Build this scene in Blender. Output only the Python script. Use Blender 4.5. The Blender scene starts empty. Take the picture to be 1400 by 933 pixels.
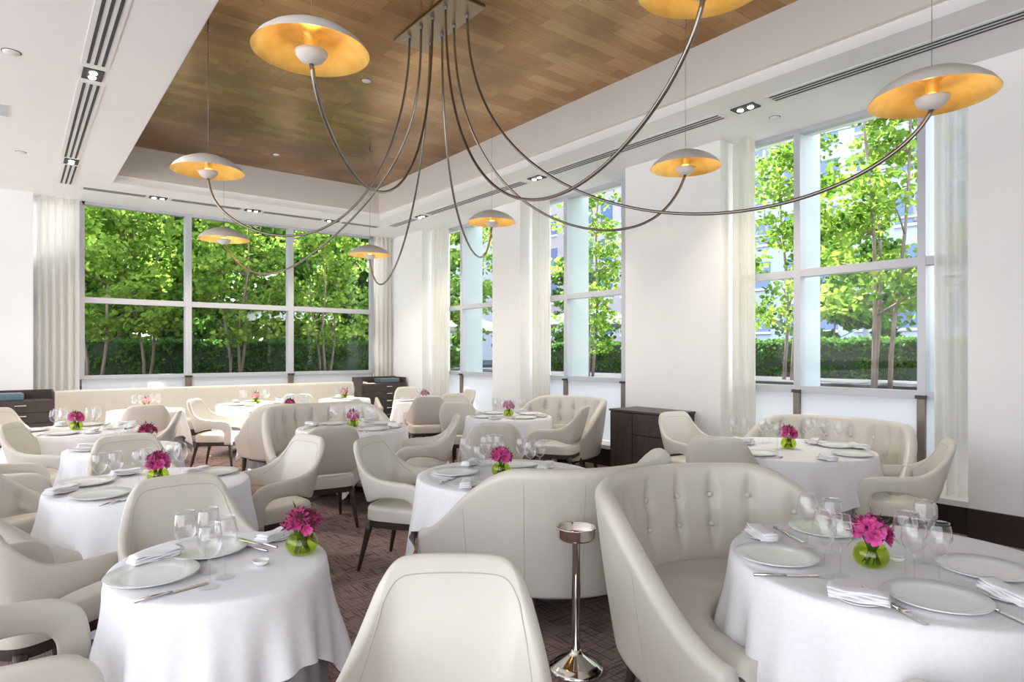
import bpy, bmesh, math, random
from math import pi, sin, cos, sqrt, atan2, hypot
from mathutils import Vector, Matrix
random.seed(7)
COL = bpy.context.scene.collection
D = bpy.data

# ------------------------------------------------------------------ camera data
FX, CXP, HYP, EYE = 865.0, 700.0, 482.0, 1.55
_n = hypot(.618, .786)
FW = (.618/_n, .786/_n); RT = (FW[1], -FW[0])
def on_plane(px, py, z=.75):
    """point of a horizontal surface (table top, floor) seen at a measured photo position"""
    t = (z-EYE)/((HYP-py)/FX); l = (px-CXP)/FX
    return (t*(FW[0]+l*RT[0]), t*(FW[1]+l*RT[1]))
def look_x(x, y):
    return (x*RT[0]+y*RT[1])/(x*FW[0]+y*FW[1])

# ------------------------------------------------------------------ materials
def mat(name, color=(.8,.8,.8), rough=.5, metal=0, **k):
    m = D.materials.new(name); m.use_nodes = True
    b = m.node_tree.nodes['Principled BSDF']
    b.inputs['Base Color'].default_value = (*color, 1)
    b.inputs['Roughness'].default_value = rough
    b.inputs['Metallic'].default_value = metal
    for n, v in k.items(): b.inputs[n.replace('_', ' ')].default_value = v
    return m
def N(m, t, **k):
    n = m.node_tree.nodes.new(t)
    for a, v in k.items(): setattr(n, a, v)
    return n
def L(m, a, b): m.node_tree.links.new(a, b)
def coords(m, scale=(1,1,1), kind='Object', rot=(0,0,0)):
    tc = N(m, 'ShaderNodeTexCoord'); mp = N(m, 'ShaderNodeMapping')
    mp.inputs['Scale'].default_value = scale; mp.inputs['Rotation'].default_value = rot
    L(m, tc.outputs[kind], mp.inputs['Vector']); return mp.outputs['Vector']
def noise(m, vec, scale, detail=3, rough=.5):
    n = N(m, 'ShaderNodeTexNoise'); n.inputs['Scale'].default_value = scale
    n.inputs['Detail'].default_value = detail; n.inputs['Roughness'].default_value = rough
    L(m, vec, n.inputs['Vector']); return n
def ramp(m, fac, stops):
    r = N(m, 'ShaderNodeValToRGB'); e = r.color_ramp.elements
    while len(e) < len(stops): e.new(.5)
    for i, (p, c) in enumerate(stops): e[i].position = p; e[i].color = (*c, 1)
    L(m, fac, r.inputs['Fac']); return r.outputs['Color']
def bump(m, h, strength=.2, dist=.01):
    b = N(m, 'ShaderNodeBump'); b.inputs['Strength'].default_value = strength; b.inputs['Distance'].default_value = dist
    L(m, h, b.inputs['Height']); L(m, b.outputs['Normal'], m.node_tree.nodes['Principled BSDF'].inputs['Normal'])
def varied(name, c1, c2, scale, rough=.5, bs=.0, stretch=(1,1,1), metal=0, detail=4, bd=.005, **k):
    m = mat(name, c1, rough, metal, **k); v = coords(m, stretch); n = noise(m, v, scale, detail)
    L(m, ramp(m, n.outputs['Fac'], [(.3, c1), (.7, c2)]), m.node_tree.nodes['Principled BSDF'].inputs['Base Color'])
    if bs: bump(m, n.outputs['Fac'], bs, bd)
    return m

M = {}
M['wall'] = varied('white_plaster', (.88,.88,.875), (.86,.86,.855), 3, .7)
M['ceiling'] = varied('ceiling_paint', (.88,.88,.875), (.86,.86,.855), 2, .75)
M['cove'] = varied('cove_paint', (.80,.74,.68), (.78,.72,.66), 2, .6)
M['leather'] = varied('cream_leather', (.645,.61,.55), (.61,.575,.515), 5, .36, .12, bd=.004)
M['leather_light'] = varied('seat_leather', (.67,.635,.575), (.63,.595,.535), 7, .32, .25, bd=.006)
M['seam'] = mat('seam_thread', (.49,.46,.40), .6)
M['wood'] = varied('dark_wood', (.035,.022,.018), (.06,.038,.03), 6, .38, .05, (1,1,9))
M['cab'] = varied('espresso_wood', (.045,.03,.027), (.075,.05,.045), 5, .42, .05, (12,12,1))
M['grout'] = mat('dark_gap', (.01,.008,.007), .8)
M['cloth'] = varied('white_linen', (.86,.85,.87), (.82,.81,.835), 60, .85, .1, bd=.001)
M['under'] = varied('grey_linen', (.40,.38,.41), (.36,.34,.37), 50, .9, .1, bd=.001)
M['china'] = mat('white_china', (.85,.85,.84), .16, Specular_IOR_Level=.3)
M['china_rim'] = mat('china_rim', (.70,.69,.67), .2)
M['steel'] = mat('polished_steel', (.75,.74,.72), .18, 1)
M['chrome'] = mat('chrome', (.82,.78,.74), .07, 1)
M['gold'] = varied('gold_leaf', (.76,.48,.13), (.90,.64,.22), 9, .38, .1, metal=.75)
M['shade'] = mat('shade_white', (.72,.69,.65), .45)
M['tube'] = mat('tube_satin_metal', (.27,.245,.215), .26, .9)
M['cable'] = mat('thin_cable', (.25,.25,.25), .4, .5)
M['frame'] = mat('window_frame_metal', (.50,.515,.56), .4, .1)
M['fin'] = mat('pale_fin', (.50,.55,.57), .35)
M['sleeve'] = mat('bronze_sleeve', (.22,.18,.15), .4, .5)
M['base'] = mat('dark_baseboard', (.035,.024,.02), .35)
M['slot'] = mat('dark_slot', (.04,.045,.05), .6)
M['trimw'] = mat('white_trim', (.80,.79,.78), .4)
M['bark'] = varied('bark', (.16,.11,.09), (.30,.24,.20), 14, .9, .3, (1,1,.3))
M['soil'] = varied('terrace_stone', (.075,.075,.08), (.11,.11,.115), 1.2, .9, Specular_IOR_Level=0)
M['canvas'] = mat('parasol_canvas', (.85,.82,.76), .8)
M['petal'] = varied('magenta_petal', (.55,.03,.22), (.78,.14,.42), 25, .6)
M['petal2'] = varied('plum_petal', (.22,.015,.07), (.5,.05,.2), 30, .6)
M['petalp'] = varied('pale_pink_petal', (.85,.38,.42), (.9,.6,.6), 25, .6)
M['stem'] = mat('flower_stem', (.05,.10,.02), .6)
M['book'] = mat('folder_blue', (.10,.16,.20), .4)

def glassy(name, tint, gloss=.9, rough=.0, fres=1.45, base=0., pwr=4.5):
    m = D.materials.new(name); m.use_nodes = True; nt = m.node_tree; nt.nodes.clear()
    o = N(m, 'ShaderNodeOutputMaterial'); mx = N(m, 'ShaderNodeMixShader')
    t = N(m, 'ShaderNodeBsdfTransparent'); g = N(m, 'ShaderNodeBsdfGlossy'); f = N(m, 'ShaderNodeLayerWeight')
    t.inputs['Color'].default_value = (*tint, 1); g.inputs['Color'].default_value = (gloss,)*3+(1,)
    g.inputs['Roughness'].default_value = rough; f.inputs['Blend'].default_value = .5
    pw = N(m, 'ShaderNodeMath', operation='POWER'); pw.inputs[1].default_value = pwr; L(m, f.outputs['Facing'], pw.inputs[0])
    ml = N(m, 'ShaderNodeMath', operation='MULTIPLY'); ml.inputs[1].default_value = fres; L(m, pw.outputs[0], ml.inputs[0])
    a = N(m, 'ShaderNodeMath', operation='ADD'); a.inputs[1].default_value = base; a.use_clamp = True
    L(m, ml.outputs[0], a.inputs[0]); L(m, a.outputs[0], mx.inputs[0]); L(m, t.outputs[0], mx.inputs[1]); L(m, g.outputs[0], mx.inputs[2])
    L(m, mx.outputs[0], o.inputs['Surface']); return m
M['glass'] = glassy('clear_stemware_glass', (.96,.965,.97), 1, .02, .95, .07, 2.6)
M['glassfoot'] = glassy('stemware_foot_glass', (.975,.98,.98), 1, .02, .15, .03)
M['pane'] = glassy('window_pane_glass', (.98,.99,.985), .8, .0, .25, .01)
M['gglass'] = glassy('green_vase_glass', (.82,.90,.36), .9, .03, .6, .05)

def translucent(name, col, tr=.5, see=0.):
    m = D.materials.new(name); m.use_nodes = True; m.node_tree.nodes.clear()
    o = N(m, 'ShaderNodeOutputMaterial'); mx = N(m, 'ShaderNodeMixShader')
    d = N(m, 'ShaderNodeBsdfDiffuse'); t = N(m, 'ShaderNodeBsdfTranslucent')
    for s in (d, t): s.inputs['Color'].default_value = (*col, 1)
    mx.inputs[0].default_value = tr
    L(m, d.outputs[0], mx.inputs[1]); L(m, t.outputs[0], mx.inputs[2]); out = mx.outputs[0]
    if see:
        m2 = N(m, 'ShaderNodeMixShader'); tp = N(m, 'ShaderNodeBsdfTransparent'); m2.inputs[0].default_value = see
        L(m, out, m2.inputs[1]); L(m, tp.outputs[0], m2.inputs[2]); out = m2.outputs[0]
    L(m, out, o.inputs['Surface']); return m
M['curtain'] = translucent('sheer_curtain', (.84,.81,.75), .45, .12)
M['screen'] = translucent('frosted_screen', (.83,.85,.88), .5)
def leafmat(name, a, b):
    m = D.materials.new(name); m.use_nodes = True; m.node_tree.nodes.clear()
    o = N(m, 'ShaderNodeOutputMaterial'); mx = N(m, 'ShaderNodeMixShader')
    d = N(m, 'ShaderNodeBsdfDiffuse'); t = N(m, 'ShaderNodeBsdfTranslucent'); mx.inputs[0].default_value = .5
    v = coords(m); n = noise(m, v, 3.5, 4); c = ramp(m, n.outputs['Fac'], [(.35, a), (.65, b)])
    L(m, c, d.inputs['Color']); L(m, c, t.inputs['Color'])
    L(m, d.outputs[0], mx.inputs[1]); L(m, t.outputs[0], mx.inputs[2]); L(m, mx.outputs[0], o.inputs['Surface']); return m
M['leaf'] = leafmat('birch_leaf', (.07,.17,.02), (.38,.54,.10))
M['leaf_deep'] = leafmat('deep_leaf', (.03,.10,.015), (.22,.40,.07))
M['leaf_hedge'] = leafmat('hedge_leaf', (.05,.13,.03), (.13,.26,.05))
M['hedge_core'] = mat('hedge_core', (.03,.05,.02), .9)

# woven carpet: crossing irregular threads
def carpet():
    m = mat('woven_carpet', (.3,.2,.18), .95); b = m.node_tree.nodes['Principled BSDF']
    v1 = coords(m, (5,95,1)); v2 = coords(m, (95,5,1)); v3 = coords(m, (1,1,1))
    n1 = noise(m, v1, 1, 2); n2 = noise(m, v2, 1, 2); n3 = noise(m, v3, .8, 3)
    mx = N(m, 'ShaderNodeMath', operation='MINIMUM'); L(m, n1.outputs['Fac'], mx.inputs[0]); L(m, n2.outputs['Fac'], mx.inputs[1])
    c = ramp(m, mx.outputs[0], [(.33, (.085,.055,.052)), (.48, (.36,.265,.24))])
    mix = N(m, 'ShaderNodeMixRGB', blend_type='MULTIPLY'); mix.inputs['Fac'].default_value = .5
    L(m, c, mix.inputs[1]); L(m, ramp(m, n3.outputs['Fac'], [(.35, (1,.82,.78)), (.65, (.95,.95,1))]), mix.inputs[2])
    L(m, mix.outputs[0], b.inputs['Base Color']); bump(m, mx.outputs[0], .25, .004); return m
M['carpet'] = carpet()
def gold_ceiling():
    m = mat('gilded_wood_veneer', (.5,.3,.13), .3, .92); b = m.node_tree.nodes['Principled BSDF']
    v = coords(m)
    br = N(m, 'ShaderNodeTexBrick'); L(m, v, br.inputs['Vector'])
    br.inputs['Scale'].default_value = 1.; br.inputs['Brick Width'].default_value = .62; br.inputs['Row Height'].default_value = .155
    br.inputs['Mortar Size'].default_value = .0016; br.offset = .37; br.inputs['Bias'].default_value = -.1
    br.inputs['Color1'].default_value = (.50,.29,.12,1); br.inputs['Color2'].default_value = (.68,.44,.21,1); br.inputs['Mortar'].default_value = (.32,.18,.08,1)
    n = noise(m, coords(m, (1,9,1)), 4, 5)
    mix = N(m, 'ShaderNodeMixRGB', blend_type='MULTIPLY'); mix.inputs['Fac'].default_value = .6
    L(m, br.outputs['Color'], mix.inputs[1]); L(m, ramp(m, n.outputs['Fac'], [(.3, (.72,.68,.62)), (.7, (1,1,1))]), mix.inputs[2])
    big = noise(m, coords(m, (.9,.5,1)), .75, 2); mix2 = N(m, 'ShaderNodeMixRGB', blend_type='MULTIPLY'); mix2.inputs['Fac'].default_value = 1
    L(m, mix.outputs[0], mix2.inputs[1]); L(m, ramp(m, big.outputs['Fac'], [(.36, (.50,.44,.38)), (.62, (1,1,1))]), mix2.inputs[2])
    L(m, mix2.outputs[0], b.inputs['Base Color'])
    n2 = noise(m, v, 1.3, 2); rr = ramp(m, n2.outputs['Fac'], [(.3, (.22,.22,.22)), (.7, (.34,.34,.34))]); L(m, rr, b.inputs['Roughness'])
    return m
M['gilt'] = gold_ceiling()
def emis(name, col, s):
    m = mat(name, col, .4); b = m.node_tree.nodes['Principled BSDF']
    b.inputs['Emission Color'].default_value = (*col, 1); b.inputs['Emission Strength'].default_value = s; return m
M['bulb'] = emis('warm_bulb', (1,.62,.18), 14)
M['down'] = emis('downlight_lamp', (1,.86,.66), 12)

# ------------------------------------------------------------------ mesh helpers
class MB:
    def __init__(s): s.v = []; s.f = []; s.sm = []
    def add(s, vs, fs, smooth=True):
        o = len(s.v); s.v += [tuple(p) for p in vs]; s.f += [tuple(i+o for i in f) for f in fs]; s.sm += [smooth]*len(fs); return s
    def box(s, x0, x1, y0, y1, z0, z1, bev=0):
        if not bev:
            vs = [(x, y, z) for x in (x0,x1) for y in (y0,y1) for z in (z0,z1)]
            return s.add(vs, [(0,1,3,2),(4,6,7,5),(0,4,5,1),(2,3,7,6),(0,2,6,4),(1,5,7,3)], False)
        bm = bmesh.new(); bmesh.ops.create_cube(bm, size=1)
        for v in bm.verts: v.co = ((x0+x1)/2+v.co.x*(x1-x0), (y0+y1)/2+v.co.y*(y1-y0), (z0+z1)/2+v.co.z*(z1-z0))
        bmesh.ops.bevel(bm, geom=bm.edges[:], offset=bev, segments=2, profile=.5, affect='EDGES')
        bm.verts.index_update(); s.add([v.co for v in bm.verts], [[v.index for v in f.verts] for f in bm.faces], False); bm.free(); return s
    def lathe(s, prof, n=32, c=(0,0,0), sx=1, sy=1, cap=True):
        vs = []; fs = []; k = len(prof)
        for i in range(n):
            a = 2*pi*i/n
            for r, z in prof: vs.append((c[0]+sx*r*cos(a), c[1]+sy*r*sin(a), c[2]+z))
        for i in range(n):
            j = (i+1) % n
            for q in range(k-1):
                fs.append((i*k+q, j*k+q, j*k+q+1, i*k+q+1))
        if cap:
            if prof[0][0] > 1e-4: fs.append([i*k for i in range(n)][::-1])
            if prof[-1][0] > 1e-4: fs.append([i*k+k-1 for i in range(n)])
        return s.add(vs, fs)
    def tube(s, pts, r, n=8, cap=True):
        pts = [Vector(p) for p in pts]; rr = r if isinstance(r, (list, tuple)) else [r]*len(pts)
        vs = []; fs = []; up = Vector((0,0,1)); prev = None
        for i, p in enumerate(pts):
            t = (pts[min(i+1, len(pts)-1)]-pts[max(i-1, 0)]).normalized()
            a = prev-t*prev.dot(t) if prev else t.orthogonal()
            a.normalize(); prev = a; b = t.cross(a)
            for j in range(n):
                g = 2*pi*j/n; vs.append(p+(a*cos(g)+b*sin(g))*rr[i])
        for i in range(len(pts)-1):
            for j in range(n):
                k = (j+1) % n; fs.append((i*n+j, i*n+k, (i+1)*n+k, (i+1)*n+j))
        if cap: fs += [list(range(n))[::-1], [(len(pts)-1)*n+j for j in range(n)]]
        return s.add(vs, fs)
    def grid(s, rows, closed=False, smooth=True, capends=False):
        n = len(rows[0]); vs = [p for r in rows for p in r]; fs = []
        for i in range(len(rows)-1):
            for j in range(n if closed else n-1):
                k = (j+1) % n; fs.append((i*n+j, i*n+k, (i+1)*n+k, (i+1)*n+j))
        if capends: fs += [list(range(n))[::-1], [(len(rows)-1)*n+j for j in range(n)]]
        return s.add(vs, fs, smooth)
    def blob(s, c, r, n=8):
        rx, ry, rz = r if isinstance(r, tuple) else (r,)*3
        prof = [(sin(pi*i/6), -cos(pi*i/6)) for i in range(7)]
        vs = []; fs = []
        for i in range(n):
            a = 2*pi*i/n
            for q, z in prof: vs.append((c[0]+rx*q*cos(a), c[1]+ry*q*sin(a), c[2]+rz*z))
        for i in range(n):
            j = (i+1) % n
            for q in range(6): fs.append((i*7+q, j*7+q, j*7+q+1, i*7+q+1))
        return s.add(vs, fs)
    def mesh(s, name):
        me = D.meshes.new(name); me.from_pydata([tuple(p) for p in s.v], [], s.f)
        me.polygons.foreach_set('use_smooth', s.sm); me.update(); return me
def put(name, mb, m, parent=None, loc=None, label=None, cat=None, group=None, kind=None, fix=True):
    me = mb.mesh(name) if isinstance(mb, MB) else mb
    if isinstance(mb, MB):
        if fix:
            bm = bmesh.new(); bm.from_mesh(me); bmesh.ops.remove_doubles(bm, verts=bm.verts[:], dist=1e-5)
            bmesh.ops.recalc_face_normals(bm, faces=bm.faces[:]); bm.to_mesh(me); bm.free()
        me.materials.append(m)
    o = D.objects.new(name, me); COL.objects.link(o)
    if parent is not None: o.parent = parent
    if loc: o.location = loc
    tag(o, label, cat, group, kind); return o
def tag(o, label=None, cat=None, group=None, kind=None):
    for k, v in (('label', label), ('category', cat), ('group', group), ('kind', kind)):
        if v: o[k] = v
def thing(name, label=None, cat=None, loc=(0,0,0), rz=0, group=None):
    o = D.objects.new(name, None); COL.objects.link(o); o.location = loc; o.rotation_euler = (0,0,rz)
    o.empty_display_size = .1; tag(o, label, cat, group); return o
def dup(root, loc, rz=0, label=None, group=None, keep=None):
    r = root.copy(); COL.objects.link(r); r.location = loc; r.rotation_euler = (0,0,rz)
    if label: r['label'] = label
    if group: r['group'] = group
    for ch in list(root.children):
        if keep and ch.name.split('.')[0] not in keep: continue
        c = ch.copy(); COL.objects.link(c); c.parent = r
        for g in list(ch.children):
            d = g.copy(); COL.objects.link(d); d.parent = c
    return r
def struct(name, mb, m, parent=None): return put(name, mb, m, parent, kind=None if parent else 'structure')
def catmull(P, n):
    P = [Vector(p) for p in P]; out = []; k = len(P)-1
    for i in range(n+1):
        t = i/n*k; a = min(int(t), k-1); u = t-a
        p0 = P[a-1] if a > 0 else P[0]*2-P[1]; p1 = P[a]; p2 = P[a+1]; p3 = P[a+2] if a+2 <= k else P[k]*2-P[k-1]
        out.append(.5*((2*p1)+(p2-p0)*u+(2*p0-5*p1+4*p2-p3)*u*u+(3*p1-p0-3*p2+p3)*u**3))
    return out
def smooth(a, b, x):
    t = max(0, min(1, (x-a)/(b-a))); return t*t*(3-2*t)

# ------------------------------------------------------------------ the room
CZ, RZ = 3.95, 4.5                 # ceiling and raised gilded ceiling
WX, WY = 6.26, 11.9                # inner faces of the right and back walls
fl = MB().box(-5, 6.95, -4, 12.4, -.1, 0); struct('floor', fl, M['carpet'])
c = MB()
RX0, RX1, RY0, RY1 = 1.09, 5.21, -1.0, 10.5
c.box(-5, RX0, -4, 12.3, CZ, CZ+.7); c.box(RX1, 6.95, -4, 12.3, CZ, CZ+.7)
c.box(RX0, RX1, RY1, 12.3, CZ, CZ+.7); c.box(RX0, RX1, -4, RY0, CZ, CZ+.7)
struct('ceiling', c, M['ceiling'])
struct('ceiling_1', MB().box(RX0, RX1, RY0, RY1, RZ, RZ+.05), M['gilt'])
t = MB(); e = .05; za = CZ+.10
for (a, b, c0, d0) in ((RX0, RX0+e, RY0, RY1), (RX1-e, RX1, RY0, RY1), (RX0+e, RX1-e, RY1-e, RY1), (RX0+e, RX1-e, RY0, RY0+e)): t.box(a, b, c0, d0, za, RZ)
struct('trim_1', t, M['cove'])
# back wall
wl = MB(); wl.box(-5, .22, WY, 12.3, 0, CZ); struct('wall_back', wl, M['wall'])
struct('wall_back_corner', MB().box(6.12, 6.95, 12.15, 12.3, 0, CZ), M['wall'])
# right wall: piers between the window bays
bays = [(1.80, 4.16), (5.57, 7.75), (8.49, 10.8)]
ys = [-4, 1.80, 4.16, 5.57, 7.75, 8.49, 10.8, 12.15]
w = MB()
for a, b in ((-4, 1.80), (4.16, 5.57), (7.75, 8.49), (10.8, 12.15)): w.box(WX, 6.9, a, b, 0, CZ)
struct('wall_right', w, M['wall'])
bb = MB()
for a, b in ((-4, 1.80), (4.16, 5.57), (7.75, 8.49), (10.8, 11.9)): bb.box(WX-.02, WX, a, b, 0, .25)
struct('wall_light_block', MB().box(-1.5, 6.9, -4.2, -4, 0, CZ), M['wall'])  # unseen partial wall behind the camera, added to block and bounce sky light
struct('baseboard_right', bb, M['base'])
struct('baseboard_back', MB().box(-5, .22, WY-.02, WY, 0, .25), M['base'])
for k, (a, b) in enumerate(bays):
    struct('trim_%d' % (k+2), MB().box(6.34, 6.62, a, b, 0, .24), M['base'])
    struct('sill_%d' % (k+1), MB().box(6.30, 6.64, a, b, .24, .29), M['trimw'])
def window_right(idx, a, b, mull, fin_d=.36):
    root = thing('window_%d' % idx); root['kind'] = 'structure'
    X = 6.62; f = MB(); g = MB(); fn = MB()
    ys = sorted([a]+mull+[b])
    for y in mull: f.box(X, X+.12, y-.035, y+.035, 1.12, CZ)
    for y in (a, b): f.box(X, X+.1, y-.03, y+.03, 1.12, CZ)
    for z0, z1 in ((1.12, 1.19), (2.36, 2.44)): f.box(X+.005, X+.115, a, b, z0, z1)
    f.box(X+.005, X+.1, a, b, CZ-.05, CZ)
    put('window_frame', f, M['frame'], root)
    for y in mull: fn.box(X+.12, X+.12+fin_d, y-.02, y+.02, 1.0, CZ+.2)
    put('fin', fn, M['fin'], root)
    g.box(X+.05, X+.058, a, b, 1.15, CZ-.02); put('glass', g, M['pane'], root)
    put('frosted_screen', MB().box(X+.03, X+.045, a, b, .29, 1.15), M['screen'], root)
    for y in mull: put('post_sleeve', MB().box(X-.015, X+.03, y-.035, y+.035, .29, 1.12, .006), M['sleeve'], root); put('sleeve_cap', MB().box(X-.03, X+.03, y-.045, y+.045, 1.12, 1.15), M['base'], root)
    return root
window_right(1, 1.80, 4.16, [2.27, 3.46])
window_right(2, 5.57, 7.75, [5.93, 7.10])
window_right(3, 8.49, 10.8, [8.8, 9.97])
def window_back():
    root = thing('window_4'); root['kind'] = 'structure'
    Y = 12.08; a, b = .84, 5.82; ms = [2.37, 4.14]; f = MB()
    for x in ms: f.box(x-.05, x+.05, Y-.006, Y+.14, 1.12, CZ+.05)
    for x in (a, b): f.box(x-.035, x+.035, Y, Y+.1, 1.12, CZ)
    for z0, z1 in ((1.12, 1.18), (2.34, 2.43)): f.box(a, b, Y+.005, Y+.13, z0, z1)
    f.box(a, b, Y, Y+.1, CZ-.05, CZ)
    put('window_frame', f, M['frame'], root)
    fn = MB()
    put('glass', MB().box(a, b, Y+.05, Y+.058, 1.15, CZ-.02), M['pane'], root)
    put('frosted_screen', MB().box(a, b, Y+.03, Y+.045, 0, 1.13), M['screen'], root)
    for x in ms: put('post_sleeve', MB().box(x-.05, x+.05, Y-.02, Y+.03, 0, 1.12, .006), M['sleeve'], root); put('sleeve_cap', MB().box(x-.06, x+.06, Y-.03, Y+.03, 1.12, 1.15), M['base'], root)
    put('side_panel', MB().box(.22, a-.035, Y+.02, Y+.12, 0, CZ).box(b+.035, 6.26, Y+.02, Y+.07, 0, CZ), M['screen'], root)
window_back()

# curtains: corrugated sheer fabric
def curtain(p0, p1, z0, z1, label, amp=.045, pitch=.095):
    mb = MB(); d = Vector((p1[0]-p0[0], p1[1]-p0[1], 0)); ln = d.length; d.normalize(); nrm = Vector((-d.y, d.x, 0))
    n = int(ln/pitch*10); rows = []
    ph = random.random()*6
    for z in (z0, z0+.4, (z0+z1)/2, z1-.3, z1):
        r = []
        for i in range(n+1):
            s = i/n*ln; a = amp*(sin(2*pi*s/pitch+ph+.7*sin(s*7))+.25*sin(4.1*pi*s/pitch))*(.75+.25*(z1-z)/(z1-z0))
            r.append(Vector((p0[0], p0[1], z))+d*s+nrm*a)
        rows.append(r)
    mb.grid(rows); o = put('curtain', mb, M['curtain'], label=label, cat='curtain', group='sheer cream curtains beside the windows', fix=False); return o
curtain((.26, 11.98), (.80, 11.98), .02, CZ-.01, 'sheer cream curtain left of the wide back window')
curtain((5.84, 11.98), (6.20, 11.98), .02, CZ-.01, 'sheer cream curtain right of the wide back window, in the room corner')
curtain((6.45, 10.72), (6.45, 10.15), .30, CZ-.01, 'sheer curtain on the far side of the narrowest, farthest window')
curtain((6.45, 7.70), (6.45, 7.25), .30, CZ-.01, 'sheer curtain on the far side of the middle right window')
curtain((6.45, 4.12), (6.45, 3.84), .30, CZ-.01, 'sheer curtain on the left side of the nearest right window')
curtain((6.45, 2.12), (6.45, 1.84), .30, CZ-.01, 'sheer curtain on the right side of the nearest right window')

# ceiling slots, downlights and small discs
def vent(x, y0, y1, label, along='y'):
    t = thing('ceiling_vent', label, 'vent', (x, y0, CZ) if along == 'y' else (y0, x, CZ), 0 if along == 'y' else -pi/2, 'linear slot vents in the ceiling')
    Ln = y1-y0; fr = MB().box(-.10, .10, 0, Ln, -.006, 0); put('frame', fr, M['trimw'], t)
    for k in (-1, 0, 1): put('slot', MB().box(k*.052-.011, k*.052+.011, .04, Ln-.04, -.009, -.006), M['slot'], t)
    return t
def downlight(x, y, label, rz=0, double=False):
    t = thing('ceiling_downlight', label, 'ceiling light', (x, y, CZ), rz, 'square recessed downlights in the slot line')
    put('housing', MB().box(-.075, .075, -.12, .12, -.012, 0), M['slot'], t)
    for k in ((-.055, .055)):
        put('lamp', MB().lathe([(0,-.02),(.026,-.02),(.03,-.012)], 12, (0,k,0)), M['down'], t)
    return t
vent(.53, 3.6, 6.32, 'near long slot vent in white ceiling left of gilded recess')
vent(.54, 6.72, 9.5, 'middle slot vent in white ceiling left of gilded recess')
vent(.57, 9.82, 11.0, 'short far slot vent in white ceiling left of gilded recess')
vent(5.63, .2, 3.22, 'slot vent in the ceiling in front of the nearest right window')
vent(5.64, 3.70, 6.38, 'slot vent in ceiling between the nearest and middle right windows')
vent(5.64, 6.86, 9.55, 'slot vent in ceiling by the middle right window')
vent(5.64, 9.97, 10.9, 'shortest slot vent in ceiling near the far right corner')
for x0, x1, l in ((.75, 1.62, 'left'), (1.9, 3.0, 'middle left'), (3.3, 4.4, 'middle right'), (4.7, 5.5, 'right')):
    vent(11.1, x0, x1, 'faint slot vent above the back window, %s one of four' % l, 'x')
for x, y, l in ((.53, 6.52, 'lit square downlight between near slot vents on the left ceiling'), (.56, 9.66, 'lit square downlight far down the left slot line'),
                (5.63, 3.46, 'twin downlight in slot line above the sofa by the nearest right window'), (5.64, 6.62, 'downlight in right slot line near the middle right window'), (5.64, 9.76, 'downlight in right slot line above the farthest right window')):
    downlight(x, y, l)
for x, y, l in ((1.75, 11.1, 'left downlight above the back window'), (3.16, 11.1, 'middle downlight above the back window'), (4.55, 11.1, 'right downlight above the back window')):
    downlight(x, y, l, pi/2)
def disc(x, y, z, r, label, cat='sprinkler'):
    t = thing('sprinkler_cover' if cat == 'sprinkler' else 'speaker_cover', label, cat, (x, y, z))
    put('plate', MB().lathe([(0,-.012),(r*.9,-.012),(r,-.004),(r,0)], 24), M['trimw'], t)
    put('shadow_ring', MB().lathe([(r,-.003),(r*1.12,-.002),(r*1.12,0),(r,0)], 24, cap=False), M['slot'], t)
disc(-.02, 6.44, CZ, .06, 'small round sprinkler cover on the left white ceiling')
disc(.06, 9.59, CZ, .05, 'small round sprinkler cover far on the left white ceiling')
disc(6.1, 3.42, CZ, .05, 'small round sprinkler cover by the nearest right window')
disc(3.0, 6.37, RZ, .05, 'small round sprinkler cover in the gilded ceiling near the hose plate')
disc(3.06, 9.57, RZ, .045, 'small round sprinkler cover far in the gilded ceiling')
t = thing('access_panel', 'pale blue flush rectangular panel in the left ceiling', 'ceiling panel', (-.35, 8.03, CZ))
put('panel', MB().box(-.5, .3, -.18, .18, -.008, 0), M['fin'], t); put('rim', MB().box(-.52, .32, -.20, .20, -.004, 0), M['trimw'], t)

# ------------------------------------------------------------------ pendant lamps
CT = {'A':[(2.87,4.77,4.5),(2.821,4.726,3.185),(2.462,4.407,2.93),(2.13,4.112,2.559),(1.878,3.888,2.439),(1.356,3.424,2.631),(1.25,3.33,3.1)],
'B':[(2.87,5.18,4.5),(2.87,5.18,3.396),(2.508,5.419,2.184),(1.837,5.862,2.393),(1.442,6.122,2.742),(1.395,6.154,2.877),(1.37,6.17,3.12)],
'C':[(2.87,4.97,4.5),(2.87,4.97,3.303),(2.826,5.166,3.083),(2.496,6.62,2.632),(2.391,7.083,2.185),(2.212,7.873,2.315),(2.07,8.5,2.91)],
'D':[(3.09,5.18,4.5),(3.109,5.245,3.295),(3.372,6.142,2.472),(3.708,7.285,2.19),(3.936,8.059,2.325),(4.024,8.36,2.671),(4.08,8.55,2.91)],
'E':[(3.09,4.97,4.5),(3.09,4.97,3.621),(3.184,5.053,2.847),(3.691,5.505,2.607),(4.235,5.989,2.457),(4.54,6.261,2.617),(4.73,6.43,3.13)],
'F':[(3.09,4.77,4.5),(3.09,4.77,3.324),(3.406,4.501,2.784),(3.875,4.101,2.533),(4.131,3.883,2.601),(4.49,3.576,2.491),(4.65,3.44,3.12)],
'G':[(3.09,4.56,4.5),(3.09,4.56,3.498),(3.227,3.992,2.838),(3.459,3.026,2.273),(3.703,2.015,2.207),(3.854,1.389,2.571),(3.88,1.28,2.86)],
'H':[(2.87,4.56,4.5),(2.87,4.56,3.273),(2.798,4.017,2.763),(2.697,3.247,2.188),(2.62,2.661,2.421),(2.518,1.889,2.678),(2.50,1.75,3.19)]}
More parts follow.
